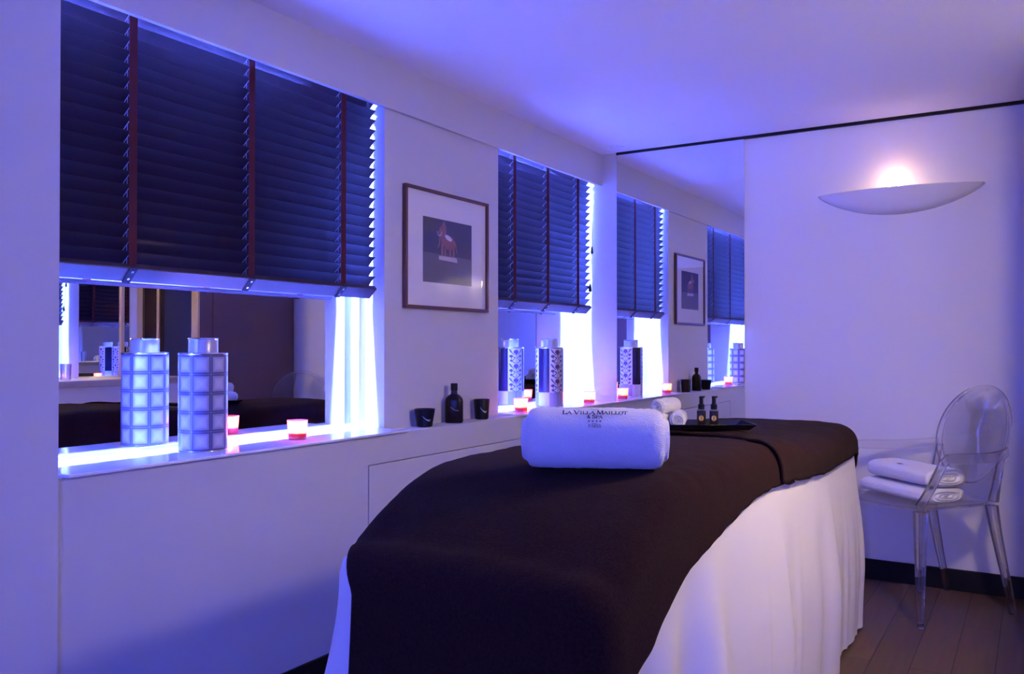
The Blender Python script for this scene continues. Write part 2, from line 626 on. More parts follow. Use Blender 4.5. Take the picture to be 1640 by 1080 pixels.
root = empty('pendant_lamp', (0.165, 2.30, 1.66))
tag(root, 'warm glowing globe pendant with added dark dome shade hanging over the vanity counter', 'lamp')
MB().lathe([(0.0, -0.08), (0.03, -0.074), (0.056, -0.057), (0.074, -0.030), (0.08, 0), (0.074, 0.030), (0.056, 0.057), (0.03, 0.074), (0.0, 0.08)], 32).build('globe', M['pendant'], root)
MB().lathe([(0.022, 0.07), (0.022, 0.11), (0.006, 0.12)], 20).build('socket', M['darkmetal'], root)
MB().lathe([(0.118, 0.018), (0.120, 0.018), (0.110, 0.075), (0.030, 0.135), (0.028, 0.133), (0.106, 0.073), (0.117, 0.019)], 36).build('shade', M['darkmetal'], root)  # unseen dome added to hold the globe's light off the ceiling
MB().tube([(0, 0, 0.11), (0, 0, ZC - 1.66)], 0.003, 8).build('cable', M['darkmetal'], root)

# two unseen blue columns added as fill light from behind the camera
for cx_, cy_, lab in ((0.12, -1.25, 'added blue fill light column, unseen, nearer to the viewer'), (0.16, -2.05, 'added blue fill light column, unseen, near the dark back wall')):
    root = empty('fill_column', (cx_, cy_, 0.0))
    tag(root, lab, 'lamp', 'added blue fill columns')
    MB().lathe([(0.11, 0.0), (0.11, 0.012), (0.03, 0.02), (0.024, 0.25), (0.0, 0.25)], 28).build('foot', M['darkmetal'], root)
    MB().tube([(0, 0, 0.25), (0, 0, 1.95)], 0.02, 16).build('tube', M['column'], root)
    MB().lathe([(0.022, 1.95), (0.022, 1.98), (0.0, 1.985)], 20).build('cap', M['darkmetal'], root)

# boat shaped sconce on the end wall
root = empty('wall_sconce', (-0.548, YE + 0.004, 1.83))
tag(root, 'white boat shaped plaster sconce glowing on the end wall', 'wall lamp')


def sconce_surf(u, v):
    s = 2 * u - 1
    k = max(0.0, 1 - s * s)
    d = 0.095 * k ** 0.75 + 0.002
    h = 0.106 * k ** 0.85 + 0.004
    a = v * PI / 2
    return (s * 0.352, -d * math.cos(a) ** 0.8, -h * math.sin(a) ** 1.25 + 0.0)


mb = MB().grid(sconce_surf, 48, 16)
mb.build('shade', M['plaster'], root, solid=0.006, fix=False)
for dx in (-0.030, 0.012):
    bo = MB().lathe([(0.006, -0.03), (0.007, 0.0), (0.0075, 0.03), (0.005, 0.04), (0.0, 0.043)], 14, (dx, -0.05, -0.006)).build('bulb', M['bulb'], root)
    MB().lathe([(0.009, -0.075), (0.009, -0.042), (0.006, -0.04)], 14, (dx, -0.05, -0.012)).build('bulb_socket', M['white_paint'], bo)
ld = bpy.data.lights.new('sconce_light', 'POINT')
ld.color = SCONCE_COLOR
ld.energy = SCONCE
ld.shadow_soft_size = 0.02
lo = bpy.data.objects.new('sconce_light', ld)
COL.objects.link(lo)
lo.parent = root
lo.location = (-0.009, -0.065, 0.055)

# recessed ceiling ring by the corner
root = empty('ceiling_spot', (-1.93, 4.20, ZC))
tag(root, 'small round recessed spot in the ceiling corner, switched off', 'ceiling lamp')
MB().lathe([(0.034, -0.001), (0.048, -0.004), (0.050, 0.0)], 32).build('ring', M['white_paint'], root)
MB().lathe([(0.0, -0.0015), (0.034, -0.0012)], 32).build('lens', M['vinyl'], root, fix=False)

# ------------------------------------------------------------------ venetian blinds
def blind(y0, y1, tapes, label, cord):
    root = empty('venetian_blind', (-2.128, (y0 + y1) / 2, 2.065))
    tag(root, label, 'blind', 'mahogany venetian blinds')
    cy = (y0 + y1) / 2
    ya, yb = y0 - cy, y1 - cy
    T = math.radians(44)
    W = 0.050
    MB().box(-0.022, 0.022, ya + 0.01, yb - 0.01, -0.045, -0.004).build('headrail', M['rail'], root, bevel=0.002)
    pitch = 0.0368
    n = 19
    sl = MB()
    ztop = -0.062
    zs = []
    for i in range(n):
        z = ztop - i * pitch
        zs.append(z)
        # a gently bowed slat: 5 points across, the room edge higher
        sec = []
        for k in range(5):
            t = k / 4 - 0.5
            bow = 0.003 * (1 - 4 * t * t)
            sec.append((t * W * math.cos(T) + bow * math.sin(T) * -1, z + t * W * math.sin(T) + bow * math.cos(T)))
        jz = random.uniform(-0.0012, 0.0012)
        th = 0.0028
        ring = []
        up = [(x, zz + jz) for x, zz in sec]
        dn = [(x + th * math.sin(T), zz + jz - th * math.cos(T)) for x, zz in sec]
        loop = up + dn[::-1]
        sl.loft([[(x, y, zz) for x, zz in loop] for y in (ya, yb)])
    sl.build('slats', M['slat'], root, angle=30)
    zr = zs[-1] - 0.040
    # bottom rail tilted like the slats
    c = Vector((0.004, 0, zr))
    ax = Vector((math.cos(T), 0, math.sin(T))) * 0.026
    an = Vector((-math.sin(T), 0, math.cos(T))) * 0.009
    br = MB().obox(c, ax, Vector((0, (yb - ya) / 2, 0)), an).build('bottom_rail', M['rail'], root, bevel=0.003)
    fx = W / 2 * math.cos(T)
    for ty in tapes:
        t = ty - cy
        tp = MB()
        tp.box(fx + 0.004, fx + 0.0055, t - 0.012, t + 0.012, zr + 0.020, -0.012)
        tp.box(-fx - 0.0065, -fx - 0.005, t - 0.012, t + 0.012, zr - 0.014, -0.012)
        tp.build('tape', M['tape'], root, smooth=False)
        # cross strings of the ladder, seen left of every tape
        st = MB()
        for z in zs:
            dz = W / 2 * math.sin(T)
            st.tube([(-fx - 0.004, t - 0.006, z - dz - 0.004), (fx + 0.004, t - 0.006, z + dz - 0.004)], 0.0011, 5)
        st.tube([(0.0, t - 0.002, zr), (0.0, t - 0.002, -0.02)], 0.0012, 5)
        st.build('ladder_cord', M['cord'], root)
        # the tape end folded under the rail, with two studs
        dn = -an.normalized()
        cc = c + dn * 0.0105
        cl = MB().obox(cc + Vector((0, t, 0)), ax * 1.02, Vector((0, 0.012, 0)), dn * 0.0012).build('clip', M['clip'], br, smooth=False)
        cl.parent = br
        sb = MB()
        for k in (-0.45, 0.55):
            p = cc + ax * k + Vector((0, t, 0)) + dn * 0.002
            sb.obox(p, ax.normalized() * 0.0035, Vector((0, 0.0035, 0)), dn * 0.001)
        sb.build('stud', M['stud'], br, smooth=False)
    if cord:
        pts = []
        yy = yb + 0.008
        for k in range(21):
            q = k / 20
            pts.append((0.016 + 0.004 * math.sin(q * 5), yy + 0.03 * math.sin(q * PI) * q, -0.04 - q * 0.60))
        cd_ = MB().tube(pts, 0.0013, 6).build('pull_cord', M['darkcord'], root)
        MB().lathe([(0.003, 0.02), (0.008, -0.004), (0.009, -0.02), (0.004, -0.026), (0.0, -0.026)], 12, pts[-1]).build('tassel', M['darkcord'], cd_)
        MB().lathe([(0.003, 0.02), (0.007, -0.002), (0.008, -0.02), (0.0, -0.024)], 12, pts[13]).build('tassel', M['darkcord'], cd_)
    return root


blind(0.845, 2.452, [1.026, 1.442, 1.857, 2.275], 'wide dark mahogany slatted blind over the long window with chequered jar', False)
blind(3.29, 4.262, [3.449, 3.771, 4.103], 'narrower mahogany slatted blind with hanging pull cord near the end wall', True)

# ------------------------------------------------------------------ framed picture on the pier
PY, PZ = 2.872, 1.488
root = empty('framed_picture', (XP, PY, PZ))
tag(root, 'red wood framed print with white mount hanging between the two windows', 'picture')
hw, hh = 0.292, 0.241
fw = 0.013
mb = MB()
mb.box(0.001, 0.020, -hw, hw, hh - fw, hh)
mb.box(0.001, 0.020, -hw, hw, -hh, -hh + fw)
mb.box(0.001, 0.020, -hw, -hw + fw, -hh + fw, hh - fw)
mb.box(0.001, 0.020, hw - fw, hw, -hh + fw, hh - fw)
mb.build('frame', M['frame'], root, bevel=0.002)
MB().box(0.001, 0.008, -hw + fw, hw - fw, -hh + fw, hh - fw).build('mount', M['mount'], root, smooth=False)
pr = MB().box(0.008, 0.0088, -0.171, 0.171, -0.132, 0.130).build('print', M['print_dark'], root, smooth=False)
MB().poly([(0.0092, -0.171, -0.132), (0.0092, 0.171, -0.132), (0.0092, 0.171, -0.018), (0.0092, -0.171, -0.012)]).build('print_ground', M['print_grey'], pr, smooth=False)


def flat(mb, pts, x=0.0095):
    mb.poly([(x, a, b) for a, b in pts])


def ellipse(cx, cy, rx, ry, rot=0, n=16):
    return [(cx + rx * math.cos(2 * PI * i / n) * math.cos(rot) - ry * math.sin(2 * PI * i / n) * math.sin(rot),
             cy + rx * math.cos(2 * PI * i / n) * math.sin(rot) + ry * math.sin(2 * PI * i / n) * math.cos(rot)) for i in range(n)]


mb = MB()
flat(mb, ellipse(0.000, 0.040, 0.052, 0.030, -0.2))
flat(mb, ellipse(-0.040, 0.078, 0.026, 0.026))
flat(mb, [(-0.055, 0.092), (-0.012, 0.095), (-0.032, 0.126)])
flat(mb, [(-0.062, 0.075), (-0.052, 0.060), (-0.058, 0.030), (-0.068, 0.010), (-0.074, 0.014), (-0.066, 0.036)])
for a in (-0.044, -0.022, 0.012, 0.038):
    flat(mb, [(a - 0.007, 0.03), (a + 0.007, 0.03), (a + 0.006, -0.020), (a - 0.006, -0.020)])
flat(mb, [(0.044, 0.05), (0.054, 0.04), (0.062, 0.0), (0.056, -0.002)])
mb.build('print_figure', M['print_rust'], pr, smooth=False)
mb = MB()
flat(mb, [(-0.066, -0.020), (0.058, -0.020), (0.066, -0.040), (-0.066, -0.036)], 0.0096)
flat(mb, ellipse(0.0, 0.058, 0.026, 0.010, -0.3), 0.0097)
for k in range(8):
    a0, a1 = k / 8 * 3.6 + 2.9, (k + 1) / 8 * 3.6 + 2.9
    p = [(-0.062 + 0.016 * math.cos(a), 0.076 + 0.016 * math.sin(a)) for a in (a0, a1)]
    q = [(-0.062 + 0.012 * math.cos(a), 0.076 + 0.012 * math.sin(a)) for a in (a1, a0)]
    flat(mb, p + q, 0.0097)
mb.build('print_pedestal', M['print_pale'], pr, smooth=False)
MB().box(0.0135, 0.0155, -hw + fw, hw - fw, -hh + fw, hh - fw).build('picture_glass', M['pane'], root, smooth=False)

# ------------------------------------------------------------------ things on the ledge
def black_cup(loc, rt, rb, h, label, n_ang):
    root = empty('candle_pot', loc)
    tag(root, label, 'pot', 'black pots on the ledge')
    MB().lathe([(0.0, 0.0), (rb - 0.004, 0.0), (rb, 0.003), (rt, h - 0.002), (rt - 0.001, h), (rt - 0.004, h), (rt - 0.006, h - 0.012), (rt - 0.007, h - 0.016), (0.0, h - 0.016)], 40).build('pot', M['blackware'], root)
    mk = MB()

    def onp(a, z):
        r = rb + (rt - rb) * z / h + 0.0006
        return (r * math.cos(a), r * math.sin(a), z)
    for (s, e, bend, wd) in (((-0.34, 0.62), (0.55, 0.34), -0.07, 0.020), ((-0.16, 0.50), (0.62, 0.42), -0.05, 0.014)):
        P0 = [(s[0] + (e[0] - s[0]) * t, s[1] + (e[1] - s[1]) * t + bend * math.sin(PI * t)) for t in [k / 10 for k in range(11)]]
        for i in range(10):
            w0, w1 = wd * math.sin(PI * (i + 0.3) / 11) + 0.006, wd * math.sin(PI * (i + 1.3) / 11) + 0.006
            (a0, z0), (a1, z1) = P0[i], P0[i + 1]
            mk.poly([onp(n_ang + a0, (z0 - w0) * h), onp(n_ang + a1, (z1 - w1) * h), onp(n_ang + a1, (z1 + w1) * h), onp(n_ang + a0, (z0 + w0) * h)])
    mk.build('leaf_mark', M['mark'], root, smooth=False, fix=False)
    return root


black_cup((-2.036, 2.660, ZS), 0.041, 0.030, 0.070, 'low flared black pot with pale leaf mark, left of the dark bottle', -0.80)
black_cup((-2.038, 3.065, ZS), 0.035, 0.029, 0.086, 'taller black pot with pale leaf mark, right of the dark bottle', -0.85)

root = empty('bottle', (-2.036, 2.858, ZS), 0.0)
tag(root, 'dark amber glass bottle standing between the two black pots', 'bottle')
root.rotation_euler = (0, 0, math.radians(30))
MB().lathe([(0.0, 0.0), (0.034, 0.0), (0.037, 0.004), (0.037, 0.088), (0.034, 0.101), (0.024, 0.112), (0.014, 0.118), (0.0125, 0.124), (0.0125, 0.150)], 40, (0, 0, 0), 2.8, 1.0, 0.62).build('body', M['brownglass'], root)
MB().lathe([(0.0125, 0.132), (0.0145, 0.133), (0.0145, 0.160), (0.013, 0.162), (0.0, 0.162)], 28).build('cap', M['blackware'], root)
mk = MB()
for k in range(8):
    t0, t1 = k / 8, (k + 1) / 8
    f = lambda t: (-0.012 + 0.032 * t, 0.066 - 0.014 * t - 0.005 * math.sin(PI * t))
    (a, b), (c, d) = f(t0), f(t1)
    mk.poly([(a, -0.0236, b - 0.0010), (c, -0.0236, d - 0.0010), (c, -0.0236, d + 0.0010), (a, -0.0236, b + 0.0010)])
mk.build('leaf_mark', M['mark'], root, smooth=False)


def votive(loc, label):
    root = empty('votive_candle', loc)
    tag(root, label, 'candle', 'rose glass votive candles')
    gl = MB().lathe([(0.0, 0.001), (0.0275, 0.001), (0.029, 0.004), (0.0335, 0.064), (0.0323, 0.064), (0.0278, 0.009), (0.0, 0.009)], 36).build('cup', M['votive'], root)
    wx = MB().lathe([(0.0, 0.0095), (0.0272, 0.0095), (0.0285, 0.022), (0.0, 0.0225)], 28).build('wax', M['wax'], root)
    MB().lathe([(0.0, 0.025), (0.0035, 0.030), (0.0048, 0.036), (0.003, 0.045), (0.0, 0.053)], 14).build('flame', M['flame'], root)
    MB().tube([(0, 0, 0.022), (0, 0, 0.027)], 0.0008, 6).build('wick', M['blackware'], wx)
    l = bpy.data.lights.new('candle_light', 'POINT')
    l.color = CANDLE_COLOR
    l.energy = CANDLE
    l.shadow_soft_size = 0.012
    lo = bpy.data.objects.new('candle_light', l)
    COL.objects.link(lo)
    lo.parent = root
    lo.location = (0, 0, 0.046)
    return root


ZT = ZS + 0.008
votive((-2.070, 2.020, ZT), 'lit rose votive candle on the long sill right of the chequered jar')
votive((-2.045, 3.405, ZT), 'lit rose votive candle in front of the floral jar')
votive((-2.040, 4.105, ZT), 'lit rose votive candle next to the end wall')

# ------------------------------------------------------------------ decorated canisters
def lid(root, r, h0, hl, ex):
    MB().lathe([(r * 0.60, h0), (r * 0.60, h0 + hl - 0.003), (r * 0.57, h0 + hl), (0.0, h0 + hl)], 48, (0, 0, 0), ex).build('lid', M['tin'], root)
    MB().lathe([(r * 0.605, h0 + hl - 0.004), (r * 0.63, h0 + hl - 0.002), (r * 0.605, h0 + hl + 0.001), (r * 0.56, h0 + hl + 0.001)], 48, (0, 0, 0), ex).build('lid_rim', M['rim'], root)
    MB().lathe([(r * 0.995, h0 - 0.006), (r * 1.02, h0 - 0.003), (r * 1.0, h0), (r * 0.90, h0 + 0.001), (r * 0.6, h0 + 0.002)], 48, (0, 0, 0), ex).build('shoulder_rim', M['rim'], root)


R1, H1 = 0.0665, 0.287
root = empty('canister', (-2.098, 1.670, ZT))
tag(root, 'tall round canister with concentric square chequer print on the long sill', 'canister')
EX = 2.3


def jarpt(a, z, r, ex):
    ca, sa = math.cos(a), math.sin(a)
    k = (abs(ca) ** ex + abs(sa) ** ex) ** (-1 / ex)
    return (r * k * ca, r * k * sa, z)


off = -0.81
mb = MB().grid(lambda u, v: jarpt(2 * PI * u + off, 0.004 + v * (H1 - 0.010), R1, EX), 96, 10, lambda u, v: (u * 8 + 0.42, v * 5))
mb.build('body', M['gridjar'], root, fix=False)
MB().lathe([(0.0, 0.0), (R1 * 0.97, 0.0), (R1 * 1.01, 0.002), (R1 * 0.995, 0.005)], 48, (0, 0, 0), EX).build('base_rim', M['rim'], root)
lid(root, R1, H1, 0.043, EX)

R2, H2 = 0.0690, 0.300
root = empty('canister', (-2.118, 3.809, ZT))
tag(root, 'tall canister with carnation flower panels and navy bands on the short sill', 'canister')
EX2 = 2.3
A0 = math.radians(-61)
DK, FL = math.radians(50), math.radians(70)
zb = 0.073
for k in range(3):
    a_d = A0 - DK + k * (DK + FL)
    a_f = A0 + k * (DK + FL)
    MB().grid(lambda u, v: jarpt(a_d + u * DK, zb + v * (H2 - zb - 0.006), R2, EX2), 16, 3).build('navy_band', M['jarnavy'], root, fix=False)
    MB().grid(lambda u, v: jarpt(a_d + u * DK, 0.004 + v * (zb - 0.004), R2, EX2), 16, 2).build('silver_band', M['jarsilver'], root, fix=False)
    pn = MB().grid(lambda u, v: jarpt(a_f + u * FL, zb + v * (H2 - zb - 0.006), R2, EX2), 20, 3).build('flower_panel', M['jarwhite'], root, fix=False)
    MB().grid(lambda u, v: jarpt(a_f + u * FL, 0.004 + v * (zb - 0.004), R2, EX2), 20, 2).build('lilac_band', M['jarlilac'], root, fix=False)
    ac = a_f + FL / 2
    fm, lm = MB(), MB()

    def fp(mb, pts):
        # a fan of triangles that follows the curve of the jar
        cs = sum(p[0] for p in pts) / len(pts)
        ct = sum(p[1] for p in pts) / len(pts)
        nn = len(mb.v)
        mb.v.append(jarpt(ac + cs / R2, ct, R2 + 0.0009, EX2))
        for s_, t_ in pts:
            mb.v.append(jarpt(ac + s_ / R2, t_, R2 + 0.0009, EX2))
        for q_ in range(len(pts)):
            mb.f.append((nn, nn + 1 + q_, nn + 1 + (q_ + 1) % len(pts)))
    fp(lm, [(-0.0011, 0.006), (0.0011, 0.006), (0.0011, 0.285), (-0.0011, 0.285)])
    P = 0.0735
    for r_ in range(3):
        zt = H2 - 0.022 - r_ * P
        # carnation: ragged fan
        fan = []
        for q in range(15):
            an = PI * (q / 14) * 1.15 - 0.075 * PI
            rr = 0.0155 * (1.0 if q % 2 else 0.83)
            fan.append((rr * math.cos(an), zt - 0.004 + rr * math.sin(an) * 0.95))
        fp(fm, fan + [(-0.006, zt - 0.013), (0.006, zt - 0.013)])
        fp(lm, [(-0.0045, zt - 0.012), (0.0045, zt - 0.012), (0.0018, zt - 0.021), (-0.0018, zt - 0.021)])
        for s in (-1, 1):
            # long leaf beside the bloom
            fp(lm, ellipse(s * 0.028, zt + 0.002, 0.013, 0.0042, s * 0.95, 10))
            fp(lm, ellipse(s * 0.016, zt - 0.012, 0.010, 0.0022, s * 0.85, 8))
            # small side bloom and bud on bent stems
            fp(fm, ellipse(s * 0.026, zt - 0.024, 0.0095, 0.0074, 0, 10))
            fp(lm, ellipse(s * 0.013, zt - 0.041, 0.013, 0.0019, -s * 0.75 + (PI if s < 0 else 0), 8))
            fp(lm, ellipse(s * 0.024, zt - 0.034, 0.0055, 0.0020, s * 1.3, 8))
            fp(fm, ellipse(s * 0.025, zt - 0.047, 0.0075, 0.0062, s * 0.4, 10))
            fp(lm, ellipse(s * 0.010, zt - 0.030, 0.008, 0.0028, s * 0.6, 8))
            fp(lm, ellipse(s * 0.012, zt - 0.056, 0.012, 0.0022, s * 0.55, 8))
    lm.build('leaves', M['leaf'], pn, smooth=False, fix=False)
    fm.build('blooms', M['flower'], pn, smooth=False, fix=False)
MB().lathe([(0.0, 0.0), (R2 * 0.97, 0.0), (R2 * 1.01, 0.002), (R2 * 0.995, 0.005)], 48, (0, 0, 0), EX2).build('base_rim', M['rim'], root)
lid(root, R2, H2, 0.043, EX2)

# ------------------------------------------------------------------ massage table, sheet, throws
BX0, BX1, BY0, BY1 = -1.215, -0.605, 1.265, 3.56
RB = 0.062


def topz(y):
    z = 0.830 - 0.046 * sm((y - 2.1) / 0.9)
    if y < 1.66:
        z -= 0.135 * ((1.66 - y) / 0.34) ** 1.7
    return z


def drape(a, b, off=0.0, flare=0.05):
    r = RB + off
    qx = min(max(a, BX0 + RB), BX1 - RB)
    qy = min(max(b, BY0 + RB), BY1 - RB)
    dx, dy = a - qx, b - qy
    d = math.hypot(dx, dy)
    z0 = topz(qy) + off + 0.006 * (1 - ((qx - (BX0 + BX1) / 2) / 0.24) ** 2)
    if d < 1e-6:
        return Vector((qx, qy, z0)), 0.0, Vector((0, 0, 0))
    ux, uy = dx / d, dy / d
    th = min(d / r, PI / 2)
    fall = max(0.0, d - r * PI / 2)
    out = r * math.sin(th) + flare * fall
    return Vector((qx + ux * out, qy + uy * out, z0 - r * (1 - math.cos(th)) - fall)), d, Vector((ux, uy, 0))


root = empty('massage_table', ((BX0 + BX1) / 2, (BY0 + BY1) / 2, 0.0))
tag(root, 'massage table hidden under white sheet and brown throws', 'table')
cx, cy = (BX0 + BX1) / 2, (BY0 + BY1) / 2
MB().box(-0.235, 0.235, -1.04, 1.08, 0.585, 0.655).build('tabletop', M['vinyl'], root, bevel=0.02)
for sx in (-1, 1):
    for sy in (-1, 1):
        MB().box(sx * 0.20 - 0.02, sx * 0.20 + 0.02, sy * 0.9 - 0.02, sy * 0.9 + 0.02, 0.0, 0.585).build('leg', M['darkmetal'], root, bevel=0.004)

# the white sheet: top sheet grid and skirt with soft pleats
mb = MB()
mb.grid(lambda u, v: drape(BX0 + RB + u * (BX1 - BX0 - 2 * RB), BY0 + RB + v * (BY1 - BY0 - 2 * RB))[0], 12, 46)
peri = []
xa, xb, ya, yb = BX0 + RB, BX1 - RB, BY0 + RB, BY1 - RB


def edge(p0, p1, nrm, n):
    for i in range(n):
        t = i / n
        peri.append((p0[0] + (p1[0] - p0[0]) * t, p0[1] + (p1[1] - p0[1]) * t, nrm[0], nrm[1]))


def corner(p, a0, n):
    for i in range(n):
        a = a0 + PI / 2 * i / n
        peri.append((p[0], p[1], math.cos(a), math.sin(a)))


edge((xb, ya), (xb, yb), (1, 0), 150)
corner((xb, yb), 0, 14)
edge((xb, yb), (xa, yb), (0, 1), 40)
corner((xa, yb), PI / 2, 14)
edge((xa, yb), (xa, ya), (-1, 0), 150)
corner((xa, ya), PI, 16)
edge((xa, ya), (xb, ya), (0, -1), 44)
corner((xb, ya), 1.5 * PI, 22)
NP = len(peri)
sarc = [0.0]
for i in range(1, NP + 1):
    p, q = peri[i - 1], peri[i % NP]
    sarc.append(sarc[-1] + math.hypot(q[0] + 0.12 * q[2] - p[0] - 0.12 * p[2], q[1] + 0.12 * q[3] - p[1] - 0.12 * p[3]))
S_TOT = sarc[-1]


def pleat(s):
    t = s / S_TOT * 2 * PI
    v = 0.75 * math.sin(t * 15 + 1.6 * math.sin(t * 4)) + 0.40 * math.sin(t * 27 + 2.2 * math.sin(t * 3 + 1)) + 0.4 * math.sin(t * 8 + 0.6)
    ridge = 1 - abs(math.sin(t * 11 + 1.1 * math.sin(t * 6) + 0.7))
    return v + 0.8 * ridge ** 3


def skirt(u, v):
    i = int(round(u * NP)) % NP
    px, py, nx, ny = peri[i]
    r = RB
    z0 = topz(py)
    total = r * PI / 2 + (z0 - r - 0.012)
    d = v ** 0.85 * total
    p, dd, _ = drape(px + nx * max(d, 1e-5), py + ny * max(d, 1e-5), 0.0, 0.0)
    fall = max(0.0, dd - r * PI / 2)
    f = sm(fall / 0.5)
    cornerness = abs(nx * ny) * 2
    k = pleat(sarc[i])
    off = f * (0.012 * k + 0.016) + 0.022 * cornerness * f
    if nx < -0.1:
        off += 0.035 * sm(fall / 0.45) * -nx
    off += 0.010 * math.sin(min(1, fall / 0.75) * PI) * max(0, nx)
    # deeper folds and a turned-in plane towards the near right corner
    near = sm((2.05 - py) / 0.5) * max(0, nx)
    off += f * near * (0.030 * math.sin(py * 25 + 0.8) - 0.05 * sm((2.0 - py) / 0.7))
    # long soft billow and creases
    off += 0.006 * f * noise.noise(Vector((px * 3, py * 3, p.z * 4)))
    return Vector((p.x + nx * off, p.y + ny * off, max(0.012, p.z)))


mb.grid(skirt, NP, 34, wrapu=True)
o = mb.build('sheet', M['sheet'], weld=True, angle=80)
tag(o, 'white bed sheet hanging in soft folds down to the floor under the brown throws', 'sheet')


def wr(p, s, amp):
    return amp * (noise.noise(p * s) + 0.5 * noise.noise(p * s * 2.3 + Vector((5, 1, 2))))


# near throw: lies askew, the near right corner hangs low
A_R = [(0.55, -0.80), (0.72, -0.72), (0.90, -0.65), (1.08, -0.545), (1.25, -0.46), (1.42, -0.435), (1.60, -0.452), (1.75, -0.470), (1.90, -0.492), (2.10, -0.513), (2.30, -0.522), (2.9, -0.522)]
A_L = [(0.55, -1.10), (1.20, -1.135), (1.34, -1.20), (1.50, -1.36), (1.80, -1.52), (2.9, -1.56)]


def near_throw(u, v):
    b = 0.60 + v * (2.50 - 0.60)
    al, ar = interp(A_L, b), interp(A_R, b)
    a = al + u * (ar - al)
    p, d, n = drape(a, b, 0.007)
    q = Vector((a, b, 0))
    if d > 0:
        f = sm((d - 0.05) / 0.35)
        side = a if abs(n.y) > abs(n.x) else b
        p += n * (f * sm((d - 0.16) / 0.3) * (0.007 * math.sin(side * 46 + 1.2 * math.sin(side * 13)) + 0.007 * math.sin(side * 27 + 0.7)) + 0.016 * f)
        p += n * 0.004 * sm(d / 0.08)
    # wrinkles running from the top down to the right hand edge
    p.z += wr(q, 7, 0.0042) + wr(Vector((a * 3 + b * 6, b * 10 - a * 5, 0)), 1.6, 0.0022)
    # short creases that run down to the right hand hem
    edge_w = sm((a + 0.86) / 0.24) * sm((b - 1.2) / 0.3)
    p.z += edge_w * 0.0045 * noise.noise(Vector((a * 3.0 + b * 2, b * 17 + a * 9, 1.5)))
    return p


mb = MB().grid(near_throw, 110, 150)
o = mb.build('throw', M['throw'], solid=0.006, fix=True, angle=80)
tag(o, 'dark brown terry throw hanging over the near end of the massage table', 'throw', 'brown terry throws')


def far_throw(u, v):
    al, ar = -1.55, -0.512
    a = al + u * (ar - al)
    b0 = 2.34 + 0.30 * sm((-0.55 - a) / 0.35) - 0.05 * sm((-0.9 - a) / 0.5)
    b1 = BY1 + 0.10
    b = b0 + v * (b1 - b0)
    lift = 0.013 + 0.005 * math.exp(-((b - b0) / 0.03) ** 2)
    p, d, n = drape(a, b, lift)
    if d > 0:
        f = sm((d - 0.05) / 0.3)
        p += n * (0.004 * sm(d / 0.08) + f * 0.006 * math.sin(b * 40 + 1.0))
    q = Vector((a, b, 0))
    p.z += wr(q, 6, 0.004) + wr(Vector((a * 4 + b * 9, b * 6 - a * 6, 2)), 1.3, 0.0025)
    # a second soft crease a little further up the table
    p.z += 0.006 * math.exp(-((b - b0 - 0.16 + 0.10 * (a + 0.6)) / 0.035) ** 2)
    return p


mb = MB().grid(far_throw, 90, 90)
o = mb.build('throw', M['throw'], solid=0.006, fix=True, angle=80)
tag(o, 'brown terry throw spread over the far half of the massage table under the tray', 'throw', 'brown terry throws')


# ------------------------------------------------------------------ rolled and folded towels
def roll_mesh(L, ry, rz, ex, rings, seed, rough=0.0016, flat_bottom=0.0, endr=0.016, spiral=0.005):
    """towel rolled along x: side wall plus end faces with the winding pressed in"""
    mb = MB()
    n = 72
    nx = 64

    def sec(a, k):
        ca, sa = math.cos(a), math.sin(a)
        q = (abs(ca) ** ex + abs(sa) ** ex) ** (-1 / ex)
        y, z = ry * k * q * ca, rz * k * q * sa
        return y, z

    def side(u, v):
        x = (v - 0.5) * L
        e = min(v, 1 - v) * L
        k = 1.0
        if e < endr:
            k = 1 - (1 - math.sqrt(max(0, 1 - (1 - e / endr) ** 2))) * 0.22
        y, z = sec(u * 2 * PI, k)
        nv = Vector((x * 9 + seed, y * 9, z * 9))
        d = wr(nv, 1.0, rough * 2.2) + rough * noise.noise(nv * 14)
        ln = math.hypot(y, z) + 1e-6
        y, z = y * (1 + d / ln), z * (1 + d / ln)
        if flat_bottom and z < -rz * flat_bottom:
            z = -rz * flat_bottom + (z + rz * flat_bottom) * 0.15
        return (x, y, z)
    mb.grid(side, n, nx, wrapu=True, flip=True)
    # ends: ring grooves following a spiral
    for s in (-1, 1):
        def cap(u, v):
            k = (1 - v) * 0.78 + 0.002
            y, z = sec(u * 2 * PI, k)
            ph = (v * rings + u) * 2 * PI
            x = s * (L / 2 + spiral * (0.5 + 0.5 * math.cos(ph)) * min(1, v * 6) * 1.0)
            if flat_bottom and z < -rz * flat_bottom:
                z = -rz * flat_bottom + (z + rz * flat_bottom) * 0.15
            return (x, y, z)
        mb.grid(cap, n, 28, wrapu=True, flip=(s > 0))
    return mb


def near_z(x, y):
    al, ar = interp(A_L, y), interp(A_R, y)
    return near_throw((x - al) / (ar - al), (y - 0.60) / 1.90).z


def far_z(x, y):
    b0 = 2.34 + 0.30 * sm((-0.55 - x) / 0.35) - 0.05 * sm((-0.9 - x) / 0.5)
    return far_throw((x + 1.55) / (1.55 - 0.512), (y - b0) / (BY1 + 0.10 - b0)).z


